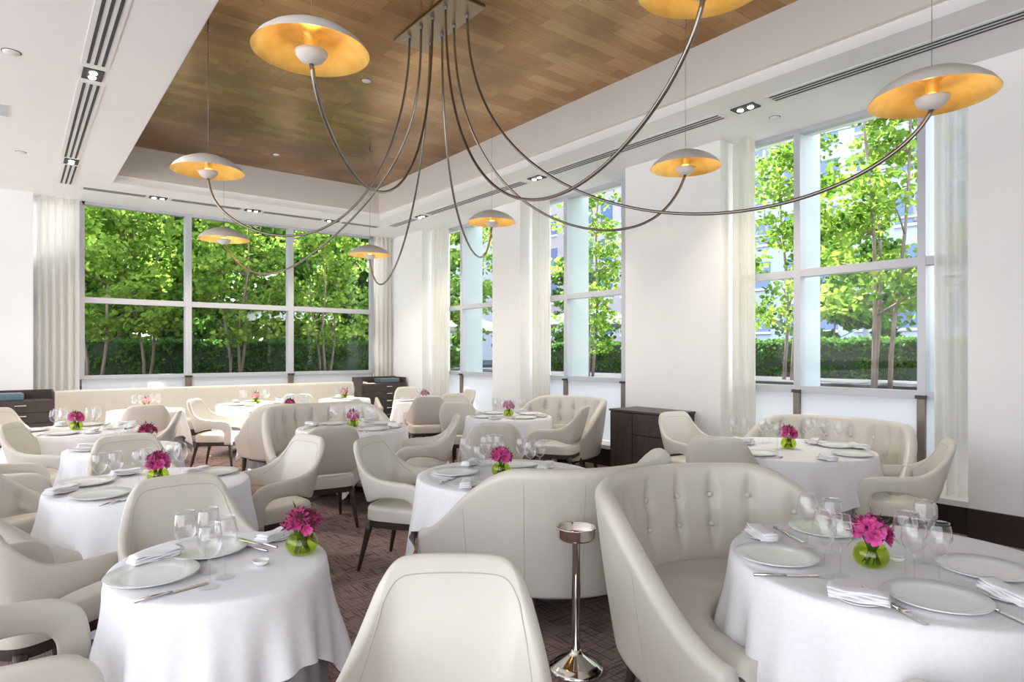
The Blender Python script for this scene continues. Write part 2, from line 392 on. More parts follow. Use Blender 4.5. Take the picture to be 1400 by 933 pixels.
LAB = {'A':'large gold-lined white pendant lamp at top left, nearest on that side','B':'gold-lined pendant lamp over the left tables, second largest on the left',
'C':'gold-lined pendant lamp before the middle of the back window','D':'small far pendant lamp near the back right corner',
'E':'small pendant lamp between the two far right windows','F':'gold-lined pendant lamp left of the nearest right window',
'G':'large gold-lined pendant lamp at right over the nearest right window','H':'pendant lamp cut off by the top edge of the photo'}
def bez(C, t):
    n = len(C)-1; p = Vector((0,0,0))
    for i, c in enumerate(C): p += math.comb(n, i)*t**i*(1-t)**(n-i)*Vector(c)
    return p
SR = .305
outer = [(0,.150),(.05,.148),(.11,.135),(.17,.112),(.23,.080),(.275,.043),(SR,.0)]
inner = [(SR,.0),(SR-.006,.002),(.27,.034),(.225,.070),(.165,.100),(.11,.120),(.06,.108),(.036,.080),(.030,.045),(.027,.022)]
cup = [(0,-.058),(.03,-.055),(.060,-.038),(.080,-.012),(.086,.006),(.082,.006),(.074,-.010),(.05,-.030),(0,-.042)]
canopy = thing('ceiling_plate', 'dark rectangular ceiling plate where all the lamp hoses meet', 'ceiling plate', (2.98, 4.87, RZ))
put('plate', MB().box(-.17, .17, -.50, .50, -.02, 0, .004), mat('canopy_olive', (.34,.27,.17), .3, .7), canopy)
proto = None
for k, C in CT.items():
    ex, ey, ez = C[-1]; hub = ez
    loc = (ex, ey, ez)
    if proto is None:
        r = proto = thing('pendant_lamp', LAB[k], 'pendant lamp', loc, 0, 'gold lined pendant lamps on looping hoses')
        s = MB().lathe(outer, 56, cap=False); put('shade', s, M['shade'], r, (0,0,.058))
        put('gold_lining', MB().lathe(inner, 56, cap=False), M['gold'], r, (0,0,.058), label='gold leaf lining with trumpet stem')
        put('reflector_cup', MB().lathe(cup, 32), M['shade'], r, (0,0,.052), label='small white bowl under the shade')
        put('bulb', MB().lathe([(0,-.02),(.022,-.015),(.026,0),(.024,.03),(0,.034)], 16), M['bulb'], r, (0,0,.028), label='glowing amber bulb')
    else:
        r = dup(proto, loc, 0, LAB[k], None, ('shade','gold_lining','reflector_cup','bulb'))
    top = RZ if (RX0 < ex < RX1) else CZ
    put('suspension_wire', MB().tube([(0,0,.205), (0,0,top-ez)], .0018, 6), M['cable'], r)
    put('wire_anchor', MB().tube([(0,0,top-ez-.07), (0,0,top-ez)], .006, 8), M['cable'], r)
    pts = [bez(C, i/64)-Vector(loc) for i in range(65)]
    rad = [.0105+.002*smooth(.5, 1, i/64) for i in range(65)]
    put('hose', MB().tube(pts, rad, 10), M['tube'], r, label='satin metal hose looping up to the ceiling plate')
    put('hose_collar', MB().tube([pts[0]-Vector((0,0,.0)), pts[0]-Vector((0,0,.05))], .017, 10), M['cable'], r)
    ld = D.lights.new('bulb_light', 'POINT'); ld.energy = 2.3; ld.color = (1,.70,.33); ld.shadow_soft_size = .006
    lo = D.objects.new('bulb_light', ld); COL.objects.link(lo); lo.location = (ex, ey, ez+.070)

# ------------------------------------------------------------------ chairs
TOPR = [(0,-.375,.90),(.12,-.372,.898),(.19,-.362,.885),(.232,-.335,.84),(.258,-.295,.775),(.282,-.23,.705),(.298,-.14,.658),(.306,-.02,.64),(.306,.09,.635),(.303,.165,.618),(.30,.215,.575),(.298,.235,.50),(.296,.238,.34)]
BOTR = [(0,-.262,.50),(.09,-.262,.50),(.16,-.258,.50),(.215,-.24,.502),(.246,-.205,.512),(.268,-.16,.53),(.284,-.10,.548),(.294,-.02,.556),(.297,.055,.555),(.297,.115,.542),(.296,.15,.51),(.295,.163,.46),(.294,.166,.34)]
TOPR = [(p[0]*.91, p[1], p[2]) for p in TOPR]; BOTR = [(p[0]*.92, p[1], p[2]) for p in BOTR]
def shell(top, bot, n, th, k=5, capn=4, tuft=None, closed_bulge=.0):
    """upholstered band between two rails, with rounded rims"""
    T = [Vector((-p[0], p[1], p[2])) for p in top[:0:-1]]+[Vector(p) for p in top]
    B = [Vector((-p[0], p[1], p[2])) for p in bot[:0:-1]]+[Vector(p) for p in bot]
    T = catmull(T, n); B = catmull(B, n); rows = []
    for i in range(n+1):
        a, b = max(i-1, 0), min(i+1, n)
        tan = ((T[b]-T[a])+(B[b]-B[a])).normalized(); up = (T[i]-B[i]); h = up.length; up.normalize()
        nr = tan.cross(up).normalized(); hh = th/2; row = []
        for j in range(k+1):
            v = j/k; row.append(B[i]+up*(h*v)+nr*(hh*(1+.12*sin(pi*v))))
        for j in range(1, capn):
            g = pi*j/capn; row.append(T[i]+nr*(hh*cos(g))+up*(hh*sin(g)))
        for j in range(k, -1, -1):
            v = j/k; off = tuft(i/n, v, h) if tuft else 0
            row.append(B[i]+up*(h*v)-nr*(hh*(1+closed_bulge*sin(pi*v))-off))
        for j in range(1, capn):
            g = pi*j/capn; row.append(B[i]-nr*(hh*cos(g))-up*(hh*.6*sin(g)))
        rows.append(row)
    return MB().grid(rows, closed=True, capends=True), T, B
def cushion(pts, z0, z1, edge=.03, dome=.015, rings=5):
    """pts: closed plan outline (ccw) -> rounded cushion"""
    cx = sum(p[0] for p in pts)/len(pts); cy = sum(p[1] for p in pts)/len(pts); rows = []
    prof = [(.0, z0), (.0, z0+.004)]
    for i in range(6):
        g = pi/2*i/5; prof.append((-edge*(1-cos(g)), z1-edge+edge*sin(g)))
    def inset(d):
        out = []; n = len(pts)
        for i, p in enumerate(pts):
            a = pts[i-1]; b = pts[(i+1) % n]; t = Vector((b[0]-a[0], b[1]-a[1])); t.normalize()
            out.append((p[0]-t.y*d*-1*-1, p[1]+t.x*d))
        return out
    for d, z in prof:
        q = inset(-d); rows.append([(x, y, z) for x, y in q])
    base = inset(edge)
    for s in (.85, .6, .3, .02):
        rows.append([(cx+(x-cx)*s, cy+(y-cy)*s, z1+dome*(1-s*s)) for x, y in base])
    return MB().grid(rows, closed=True, capends=True)
def superell(ax, ay, n, e=4, cx=0, cy=0):
    out = []
    for i in range(n):
        a = 2*pi*i/n; c, s = cos(a), sin(a)
        out.append((cx+ax*math.copysign(abs(c)**(2/e), c), cy+ay*math.copysign(abs(s)**(2/e), s)))
    return out
def leg_mb(x, y, z1, dx, dy, r0=.022, r1=.012, bow=.02):
    pts = [(x+dx*t+bow*dx*0, y+dy*t, z1*(1-t)) for t in (0,.15,.4,.7,1)]
    rr = [r0*1.35, r0*1.05, r0*.9, (r0+r1)/2, r1]
    return MB().tube(pts, rr, 8)
cseat = D.meshes.new('x')
def make_chair():
    t = thing('dining_chair', None, 'chair')
    mb, T, B = shell(TOPR, BOTR, 96, .042, 6, 5, closed_bulge=.35); put('backrest', mb, M['leather'], t, label='cream leather back that sweeps into both arms')
    sp = []
    for i in range(24, 73):
        up = (T[i]-B[i]); h = up.length; up.normalize(); tan = (T[min(i+1, 96)]-T[i-1]).normalized(); nr = tan.cross(up).normalized()
        v = max(.5, (h-.038)/h); sp.append(B[i]+up*(h*v)-nr*(.021*(1+.35*sin(pi*v))-.0004))
    put('piping_seam', MB().tube(sp, .0022, 6), M['seam'], t)
    put('seat', cushion(superell(.240, .262, 56, 4.5, 0, -.02), .365, .468, .035, .012), M['leather_light'], t)
    fr = MB(); o = superell(.230, .25, 40, 5, 0, -.02); i_ = superell(.18, .20, 40, 5, 0, -.02)
    fr.grid([[(x,y,.315) for x,y in i_], [(x,y,.315) for x,y in o], [(x,y,.364) for x,y in o], [(x,y,.364) for x,y in i_]], closed=True, smooth=False); put('seat_frame', fr, M['wood'], t)
    for sx in (-1, 1):
        put('leg', leg_mb(.205*sx, .20, .335, .015*sx, .03), M['wood'], t)
        put('leg', leg_mb(.197*sx, -.235, .335, .035*sx, -.075), M['wood'], t)
    return t
chair0 = make_chair(); used = []
def ang(fx, fy): return atan2(fy, fx)-pi/2
def chair(x, y, fx, fy, label, group):
    rz = ang(fx, fy)
    if not used:
        chair0.location = (x, y, 0); chair0.rotation_euler = (0,0,rz); chair0['label'] = label; chair0['group'] = group; used.append(1); return chair0
    return dup(chair0, (x, y, 0), rz, label, group)
GC = 'cream leather dining chairs'
CH = [
 (.85,1.38,-.62,-.78,'cream chair in centre foreground, cut off at the bottom edge'),
 (-.03,2.58,1,0,'cream armchair at bottom left, tucked to the front left table'),
 (.10,3.51,.82,.57,'cream chair at the left edge, seen from its outer side above the bottom left armchair'),
 (.66,3.25,0,-1,'cream chair behind the front left table, its inner back facing the camera'),
 (1.42,4.70,-.97,-.2,'cream armchair at the right of the second left table, facing left'),
 (.70,5.32,.05,-1,'cream chair behind the second left table, before the small table'),
 (-.02,6.2,1,0,'cream chair left of the small table, low arms showing above the tufted left sofa'),
 (.30,7.10,.9,-.4,'cream armchair at left edge, side view, above the tufted left sofa'),
 (-.05,8.95,.4,-.9,'cream chair at far left before the dark drawer cabinet'),
 (1.02,7.6,-.9,.25,'cream chair with tilted back right of the far left table'),
 (1.28,9.05,.1,1,'cream chair before the left table of the long banquette'),
 (2.20,5.58,.15,1,'cream chair in the room centre, seen from behind with its seat showing'),
 (2.28,4.07,.55,-.83,'cream armchair left of the middle table, facing right, on dark splayed legs'),
 (3.2,5.55,-.85,.5,'cream armchair right of the mid-room table, facing left'),
 (3.58,4.86,.55,.83,'cream chair beyond the middle table with its plain back to the camera'),
 (4.7,7.0,.75,.65,'cream armchair left of the table beside the dark sideboard'),
 (5.25,7.85,-.2,-1,'bright sunlit cream chair behind the table beside the sideboard'),
 (5.08,5.63,-.5,.87,'cream chair before the middle window sofa, left of the dark sideboard'),
 (4.85,8.3,.35,.94,'upright cream chair before the far right table, seen from behind'),
 (5.8,9.05,-1,.15,'cream chair right of the far right table, only its back edge showing'),
 (5.55,9.95,-.3,-1,'pale cream chair behind the far right table near the curtain'),
 (2.2,9.15,.8,-.6,'cream armchair before the middle table of the long banquette, facing right'),
 (3.25,9.15,-.3,-.95,'cream chair back just above the long tufted mid-room sofa'),
 (4.49,2.91,.93,.35,'cream chair left of the right window table, seen from behind'),
 (5.47,3.88,-.15,-1,'cream chair at far side of the right window table, beside the sideboard'),
 (5.19,1.98,-.42,.91,'cream armchair right of the right window table, side view facing left'),
 (2.16,.42,.42,.9,'tan arm tip of a cream chair at the bottom edge under the front right table'),
]
for a in CH: chair(*a, GC)

# ------------------------------------------------------------------ sofas
def make_sofa(a=.72, b=.95, H=.90, cols=11, tufted=True, nseg=150, name='curved_sofa', flat=0, wings=1.):
    t = thing(name, None, 'sofa')
    def rails(n=28):
        top = []; bot = []
        for i in range(n+1):
            ph = i/n*pi/2; e = 2/2.15
            s_, c_ = sin(ph)**e, max(0, cos(ph))**e
            d = b*c_; x = flat+a*s_ if flat else a*s_
            h = .46+(H-.46)*smooth(-.02, .70*b/.95, d)
            fl_ = .05*(h-.27)/.6+.0
            nx, ny = s_, -c_
            top.append((x+(fl_)*nx, -d+fl_*ny, h)); bot.append((x-.035*nx, -d-.035*ny, .26))
        if flat:
            m = int(flat/.25); top = [(flat*i/m, top[0][1], top[0][2]) for i in range(m)]+top; bot = [(flat*i/m, bot[0][1], bot[0][2]) for i in range(m)]+bot
        return top, bot
    top, bot = rails()
    K = 22
    rowsv = (.56, .80)
    def tf(u, v, h):
        if not tufted or v < .3: return 0
        cpos = (u-.5)*(cols+1); fr = abs(cpos-round(cpos)); inr = abs(round(cpos)) <= cols/2
        o = 0
        if inr:
            o += .018*math.exp(-(fr/.09)**2)
            for rv in rowsv: o += .028*math.exp(-(fr/.17)**2-((v-rv)/.07)**2)
        fade = smooth(.3, .45, v)*(1-smooth(.93, 1, v)); return o*fade
    mb, T, B = shell(top, bot, nseg*(1 if tufted else 1), .085, K, 6, tf, .05)
    put('backrest', mb, M['leather'], t, label='curved cream leather back')
    if tufted:
        bt = MB().blob((0,0,0), (.016,.016,.011), 12); bt.mesh('x'); first = None
        for ci in range(-(cols//2), cols//2+1):
            for ri, rv in enumerate(rowsv):
                u = .5+(ci+(.0 if ri else .0))/(cols+1); i = int(round(u*nseg)); h = (T[i]-B[i]).length
                if h < .5: continue
                up = (T[i]-B[i]).normalized(); tan = (T[min(i+1, nseg)]-T[i-1]).normalized(); nr = tan.cross(up).normalized()
                p = B[i]+up*(h*rv)-nr*(.0425-.027)
                if first is None: first = put('button', bt, M['leather_light'], t, tuple(p)); o = first
                else: o = first.copy(); COL.objects.link(o); o.location = p
                o.rotation_euler = nr.to_track_quat('Z', 'Y').to_euler()
    # outer seams
    for ci in range(-3, 4):
        i = int(round((.5+ci/8.)*nseg)); pts = []; sm = MB()
        for j in range(9):
            up = T[i]-B[i]; tan = (T[min(i+1, nseg)]-T[i-1]).normalized(); nr = tan.cross(up.normalized()).normalized()
            v = .02+.94*j/8; pts.append(B[i]+up*v+nr*(.0425*(1+.12*sin(pi*v))+.0005))
        sm.tube(pts, .0016, 5); put('seam', sm, M['seam'], t)
    # crescent seat
    outl = []; n = 40; ti = .05
    for i in range(n+1):
        ph = -pi/2+pi*i/n; outl.append(((flat*(1 if ph > 0 else -1)*min(1, abs(ph)/.02) if flat else 0)+(a-ti)*sin(ph), -(b-ti)*max(0, cos(ph))))
    ins = []
    ai, bi = a-.24, b-.50
    for i in range(n+1):
        ph = pi/2-pi*i/n; ins.append(((flat*(1 if ph > 0 else -1)*min(1, abs(ph)/.02) if flat else 0)+ai*sin(ph), -bi*max(0, cos(ph))**.9+.0))
    so = outl; si = ins[::-1]; rows = []
    for (f, z, o) in ((1, .30, 0), (1, .40, 0), (.985, .44, 0), (.95, .462, 0), (.8, .47, 0), (.5, .474, 0), (.2, .468, 0), (0, .45, 0)):
        rows.append([(p[0]+(q[0]-p[0])*f, p[1]+(q[1]-p[1])*f, z+.004*sin(k_*1.7+f*5)*f) for k_, (p, q) in enumerate(zip(so, si))])
    put('seat', MB().grid(rows[::-1]).add([rows[0][0],]+[r[0] for r in rows[1:]], [tuple(range(len(rows)))]).add([r[-1] for r in rows], [tuple(range(len(rows)))]), M['leather_light'], t)
    # plinth
    pl = []
    for z in (.20, .27):
        pl.append([(p[0]*.98, p[1]*.98, z) for p in outl]); 
    pi_ = [[(p[0]*.98+(q[0]-p[0])*.98, p[1]*.98+(q[1]-p[1])*.97, z) for p, q in zip(outl, si)] for z in (.20, .30)]
    put('base_rail', MB().grid([pi_[1], pi_[0], pl[0], pl[1]], smooth=False), M['wood'], t)
    lp = [(.93*a+flat, -.08), (-.93*a-flat, -.08), (.62*a+flat, -.70*b), (-.62*a-flat, -.70*b), (.5*a+flat, -b+.44*b), (-.5*a-flat, -b+.44*b)]
    if flat: lp += [(x, -b*.9) for x in (-1.5,0,1.5)]+[(x, -b+.44*b) for x in (-1.5,-.5,.5,1.5)]
    for x, y in lp: put('leg', leg_mb(x, y, .22, .02*(1 if x > 0 else -1), -.03 if y < -.5 else .02, .028, .014), M['wood'], t)
    return t
def place(o, x, y, fx, fy, label, group=None, dupe=False):
    if dupe: return dup(o, (x, y, 0), ang(fx, fy), label, group)
    o.location = (x, y, 0); o.rotation_euler = (0,0,ang(fx, fy)); tag(o, label, 'sofa', group); return o
GS = 'curved tufted cream sofas'
sf = make_sofa()
place(sf, 2.60, 1.20, 0, -1, 'large curved tufted sofa in the right foreground, by the front right table', GS)
place(sf, 2.66, 3.30, 0, 1, 'curved sofa turned away, showing seamed outer back behind the silver stand', GS, True)
place(sf, 5.19, 2.70, -1, 0, 'curved tufted sofa against the nearest right window', GS, True)
place(sf, 2.78, 6.42, 0, -1, 'curved tufted sofa behind the mid-room table', GS, True)
place(sf, 2.95, 8.42, 0, 1, 'curved sofa back to back behind the mid-room tufted one, outer side showing at left', GS, True)
place(sf, 5.22, 6.22, -1, 0, 'curved tufted sofa at the middle right window beside the dark sideboard', GS, True)
place(sf, .30, 4.74, 1, 0, 'tufted sofa at the left edge beside the second left table', GS, True)
lb = make_sofa(.55, .62, .93, 11, False, 150, 'long_banquette', 2.05)
place(lb, 2.95, 11.15, 0, -1, 'very long pale banquette running along the back window')
lb['category'] = 'banquette'

# ------------------------------------------------------------------ tables
def cloth_mb(R, side, rot, z=.752, n=144, floor=.03, amp=.034, seed=0, sx=1, sy=1, round_to=None):
    rnd = random.Random(seed); ph = [rnd.random()*6.28 for _ in range(4)]; nf = rnd.choice((9, 10, 11))
    rows = []
    def pt(a, r, zz): return (r*cos(a)*sx, r*sin(a)*sy, zz)
    for r in (.001, R*.5, R*.9, R*.985): rows.append([pt(2*pi*i/n, r, z) for i in range(n)])
    rows.append([pt(2*pi*i/n, R+.004, z-.006) for i in range(n)])
    for k in range(1, 13):
        v = k/12; row = []
        for i in range(n):
            a = 2*pi*i/n; al = a-rot
            if round_to is None:
                reach = side/2/max(abs(cos(al)), abs(sin(al))); reach = min(reach, side/2*1.36); drop = max(.05, reach-R)
                drop = min(drop, z-floor)
            else: drop = z-round_to
            m = (al/(pi/2)) % 1; cf = math.exp(-((m-.5)/.13)**2) if round_to is None else 0
            f = sin(nf*a+ph[0]+.6*sin(2*a+ph[1]))*.6+.4*sin((nf*2+1)*a+ph[2])
            d = drop*v; r = R+.010+(.03 if round_to is None else .0)*d+amp*(f+.55)*smooth(0, .35, d)*(.5+d)*1.4+cf*.035*v*smooth(.05,.4,d)
            row.append(pt(a, max(r, R+.003), z-.008-d))
        rows.append(row)
    return MB().grid(rows, closed=True)
TN = {}
def table(key, name, x, y, R, side, rot, seed, under=.16, sx=1, sy=1):
    TN[key] = (name, x, y, R)
    t = thing('round_table', 'round pedestal table under white cloth, %s' % name, 'table', (x, y, 0), 0, 'round dining tables')
    put('tabletop', MB().lathe([(0,.70),(R-.02,.70),(R-.005,.71),(R-.005,.732),(R-.02,.738),(0,.738)], 48, sx=sx, sy=sy), M['wood'], t)
    put('column', MB().lathe([(.045,.05),(.04,.2),(.035,.5),(.05,.68),(.12,.70)], 20), M['wood'], t)
    for k in range(4):
        g = rot+pi/4+k*pi/2; e = .62*R
        put('foot', MB().tube([(0,0,.10), (e*.5*cos(g), e*.5*sin(g), .065), (e*cos(g), e*sin(g), .022)], [.03,.025,.016], 8), M['wood'], t)
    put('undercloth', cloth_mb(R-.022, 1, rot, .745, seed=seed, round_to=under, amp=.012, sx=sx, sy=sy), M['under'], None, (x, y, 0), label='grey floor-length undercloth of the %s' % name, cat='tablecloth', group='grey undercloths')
    put('tablecloth', cloth_mb(R+.002, side, rot, seed=seed, sx=sx, sy=sy), M['cloth'], None, (x, y, 0), label='white square tablecloth draped over the %s' % name, cat='tablecloth', group='white tablecloths')
table('T1', 'front left table', .62, 2.58, .40, 1.34, .37, 1, .03, .93, 1.08)
table('T2', 'second left table', .66, 4.39, .54, 1.70, 1.46, 2, .05)
table('TF', 'front right table', 2.64, .98, .60, 1.90, 1.13, 3, .03)
table('TC', 'middle table by the seamed sofa', 2.54, 3.28, .58, 1.72, -.05, 4, .26)
table('TM', 'mid-room table by the tufted sofa', 2.84, 6.36, .57, 1.75, .2, 5, .30)
table('TR', 'right window table', 5.05, 2.75, .68, 2.0, 1.31, 6, .05)
table('TS', 'table beside the dark sideboard', 4.86, 6.25, .53, 1.7, .1, 7, .10)
table('TB', 'far right table', 5.29, 9.05, .50, 1.6, .4, 8, .30)
table('T3', 'far left table', .50, 7.90, .58, 1.8, .6, 9, .1)
table('T4', 'small left table', .72, 6.18, .42, 1.45, .3, 10, .1)
table('TX', 'left banquette table', 1.43, 9.98, .46, 1.6, .78, 11, .3)
table('TY', 'middle banquette table', 2.95, 10.2, .56, 1.7, .75, 12, .3)
table('TZ', 'right banquette table', 4.45, 10.3, .42, 1.5, .2, 13, .3)
table('TH', 'table behind the double sofas', 2.85, 8.35, .55, 1.7, .2, 14, .1)

# ------------------------------------------------------------------ tableware prototypes
ZT = .7535
items = []                        # (kind, table, object) for labels
def proto_plate(r, rim=True):
    t = thing('charger_plate', None, 'plate')
    put('dish', MB().lathe([(0,.002),(r*.62,.002),(r*.66,.0),(r*.70,.002),(r*.98,.016),(r,.019),(r*.985,.021),(r*.70,.009),(r*.64,.007),(0,.007)], 48), M['china'], t)
    put('rim_band', MB().lathe([(r*.965,.0185),(r*.985,.0215),(r*1.0,.0200),(r*.99,.0185)], 48, cap=False), M['china_rim'], t); return t
def proto_glass(s=1.):
    t = thing('wine_glass', None, 'glass'); H = .215*s
    put('foot', MB().lathe([(0,.0),(.034,.0),(.035,.0015),(.02,.004),(.004,.010)], 24, cap=False), M['glassfoot'], t)
    put('stem', MB().lathe([(.0042,.008),(.0034,.03),(.0032,.07*s),(.0045,.095*s),(.006,.10*s)], 10, cap=False), M['glass'], t)
    put('bowl', MB().lathe([(.006,.100*s),(.012,.102*s),(.025,.112*s),(.036,.132*s),(.0405,.150*s),(.039,.175*s),(.034,.205*s),(.031,H),(.0316,H+.0006),(.0306,H+.0014),(.0298,H+.0006),(.0300,H-.001)], 32, cap=False), M['glass'], t)
    return t
def proto_napkin():
    t = thing('folded_napkin', None, 'napkin'); mb = MB()
    for k in range(4):
        rows = []
        for i in range(13):
            y = -.085+.17*i/12; row = []
            for j in range(17):
                a = 2*pi*j/16; cx_ = .036*math.copysign(abs(cos(a))**.6, cos(a)); cz = .0045*math.copysign(abs(sin(a))**.7, sin(a))
                row.append((cx_*(1-.05*k)+.003*sin(i*.9+k)+.002*k, y+.002*k, .008+.0075*k+cz+.002*sin(i*.7+k*2)))
            rows.append(row)
        mb.grid(rows, capends=True)
    put('fold', mb, M['cloth'], t); return t
def proto_side():
    t = thing('bread_plate', None, 'plate'); r = .078
    put('dish', MB().lathe([(0,.002),(r*.6,.002),(r*.66,.0),(r*.98,.012),(r,.014),(r*.97,.015),(r*.64,.005),(0,.005)], 36), M['china'], t); 
    put('rim_band', MB().lathe([(r*.96,.0135),(r*.985,.0158),(r,.0145)], 36, cap=False), M['china_rim'], t); return t
def proto_knife():
    t = thing('table_knife', None, 'cutlery')
    put('blade', MB().box(-.009, .009, .0, .115, .001, .003, .0008), M['steel'], t); put('handle', MB().tube([(0,-.115,.005),(0,-.06,.006),(0,0,.004)], [.0062,.0052,.0045], 8), M['steel'], t); return t
def proto_fork():
    t = thing('table_fork', None, 'cutlery'); mb = MB()
    for k in (-1.5,-.5,.5,1.5): mb.tube([(k*.0055,.05,.004),(k*.0058,.095,.006)], .0016, 6)
    mb.box(-.0105, .0105, .03, .052, .003, .0055, .001); put('tines', mb, M['steel'], t)
    put('handle', MB().tube([(0,-.105,.005),(0,-.03,.006),(0,.033,.0045)], [.0065,.004,.0035], 8), M['steel'], t); return t
def proto_dish():
    t = thing('salt_dish', None, 'dish')
    put('bowl', MB().lathe([(0,.0),(.016,.0),(.026,.010),(.031,.020),(.029,.020),(.022,.011),(.012,.005),(0,.005)], 24), M['china'], t); put('salt', MB().lathe([(0,.013),(.015,.011),(.023,.011)], 16, cap=False), M['cloth'], t); return t
def flower_mb(n, R, rs, pet=6, seed=0, flat=.8, spiky=False):
    rnd = random.Random(seed); mb = MB()
    for k in range(n):
        u, v = rnd.random(), rnd.random(); th = 2*pi*u; phi = math.acos(1-v*1.15)
        d = Vector((sin(phi)*cos(th), sin(phi)*sin(th), cos(phi)*flat)); c = d*R*rnd.uniform(.75, 1.05); q = d.to_track_quat('Z', 'Y')
        for ring, (m_, sc, tilt) in enumerate(((pet, 1, .55), (pet-1, .62, 1.05))):
            for p in range(m_):
                g = 2*pi*p/m_+ring*.5+rnd.random()*.3; w = rs*sc*(.55 if not spiky else .22); ln = rs*sc*(1 if not spiky else 1.5)
                def P(a, b, cz): return c+q @ Vector((cos(g)*a-sin(g)*b, sin(g)*a+cos(g)*b, cz))
                mb.add([P(0,0,0), P(ln*.45*cos(tilt), w*.8, ln*.35*sin(tilt)), P(ln*.95*cos(tilt), w*.45, ln*sin(tilt)), P(ln*1.02*cos(tilt)+.002, -w*.4, ln*.92*sin(tilt)), P(ln*.45*cos(tilt), -w*.8, ln*.35*sin(tilt))],
                       [(0,1,2,3),(0,3,4)])
    return mb
def proto_vase(style):
    t = thing('flower_vase', None, 'flowers')
    put('vase', MB().lathe([(0,.0),(.035,.0),(.052,.012),(.062,.035),(.058,.060),(.046,.078),(.044,.078),(.056,.059),(.059,.035),(.049,.014),(.033,.004),(0,.004)], 36), M['gglass'], t, label='squat green glass bowl')
    mb = MB(); rnd = random.Random(style)
    for k in range(14):
        a = rnd.random()*6.28; b = rnd.random()*6.28; mb.tube([(.03*cos(b), .03*sin(b), .01), (.02*cos(a), .02*sin(a), .07), (.05*cos(a), .05*sin(a), .12)], .0028, 5)
    put('stems', mb, M['stem'], t)
    a, b = (M['petal'], M['petal2']) if style < 2 else (M['petalp'], M['petal'])
    if style == 0:
        o = put('blossoms', flower_mb(20, .052, .036, 7, 3), a, t, (0,0,.118), fix=False); o2 = put('dark_blossoms', flower_mb(9, .060, .022, 6, 5, .8, True), b, t, (0,0,.122), fix=False)
    elif style == 1:
        o = put('blossoms', flower_mb(14, .058, .026, 6, 8, .7), a, t, (0,0,.112), fix=False); o2 = put('dark_blossoms', flower_mb(44, .062, .020, 5, 9, .8, True), b, t, (0,0,.118), fix=False)
    else:
        o = put('blossoms', flower_mb(16, .050, .030, 7, 12, .9), a, t, (0,0,.118), fix=False)
    mb = MB(); rnd = random.Random(style+9)
    for k in range(10):
        th = rnd.random()*6.28; e = rnd.uniform(.3, 1.2); d = Vector((cos(th)*cos(e), sin(th)*cos(e), sin(e))); s_ = d.cross(Vector((0,0,1))).normalized()*.007
        c = Vector((0,0,.115)); mb.add([c+d*.05, c+d*.075+s_, c+d*.105, c+d*.075-s_], [(0,1,2,3)])
    put('leaves', mb, M['stem'], t, fix=False); return t
PR = {'plate': proto_plate(.152), 'glass': proto_glass(1.), 'glass_big': proto_glass(1.08), 'napkin': proto_napkin(), 'side': proto_side(),
      'knife': proto_knife(), 'fork': proto_fork(), 'salt': proto_dish(), 'v0': proto_vase(0), 'v1': proto_vase(1), 'v2': proto_vase(2)}
WORD = {'plate': 'white charger plate', 'glass': 'clear stemmed wine glass', 'napkin': 'folded white napkin', 'side': 'small white bread plate', 'knife': 'silver table knife', 'fork': 'silver fork', 'salt': 'tiny white salt dish', 'v': 'green vase of pink flowers'}
first_used = set()
def item(kind, tk, x, y, rz=0, dz=0):
    p = PR[kind]; loc = (x, y, ZT+dz)
    if kind not in first_used: first_used.add(kind); p.location = loc; p.rotation_euler = (0,0,rz); o = p
    else: o = dup(p, loc, rz)
    kk = kind.split('_')[0]; kk = 'v' if kk in ('v0','v1','v2') else kk
    items.append((kk, tk, o, x, y)); return o
def at(kind, tk, px, py, rz=0, dz=0):
    x, y = on_plane(px, py, ZT+dz); return item(kind, tk, x, y, rz, dz)
def napkin_set(tk, px, py, rz, side=True):
    if side: at('side', tk, px, py, 0)
    at('napkin', tk, px, py, rz, .012)
R_ = math.radians
# front left table
at('plate','T1',209,790); at('plate','T1',283,755); at('v1','T1',413,757, R_(40)); at('salt','T1',357,773)
napkin_set('T1',211,766,R_(-75)); napkin_set('T1',375,737,R_(-60)); at('knife','T1',236,811,R_(-78)); at('fork','T1',245,762,R_(-20))
at('knife','T1',353,744,R_(20), .03); at('fork','T1',340,750,R_(25))
for k,(a,b) in {0:(253,780),1:(285,783),2:(287,803),3:(308,790)}.items(): at('glass' if k!=1 else 'glass_big','T1',a,b)
# second left table
at('plate','T2',137,679); at('plate','T2',117,662); at('plate','T2',292,648); at('v0','T2',216,659); at('knife','T2',165,686,R_(-60)); napkin_set('T2',83,674,R_(-50)); napkin_set('T2',172,649,R_(-80))
for a,b in ((136,671),(158,668),(190,665),(200,662),(236,652),(247,653)): at('glass','T2',a,b)
at('napkin','T2',265,647,R_(-60))
# front right table
at('plate','TF',1062,764); at('plate','TF',1128,727); at('plate','TF',1281,822); at('plate','TF',1345,782)
at('v0','TF',1191,774, 1.2); at('salt','TF',1226,768)
napkin_set('TF',1040,735,R_(-35)); napkin_set('TF',1175,822,R_(20)); napkin_set('TF',1377,818,R_(-35)); at('knife','TF',1075,788,R_(-128)); at('knife','TF',1078,732,R_(149)); at('fork','TF',1210,822,R_(149)); at('knife','TF',1228,834,R_(149)); at('knife','TF',1366,837,R_(149))
for k,(a,b) in {0:(1104,748),1:(1137,757),2:(1127,789),3:(1149,787),4:(1238,790),5:(1262,768),6:(1250,797),7:(1284,801)}.items(): at('glass_big' if k in (4,5,2) else 'glass','TF',a,b)
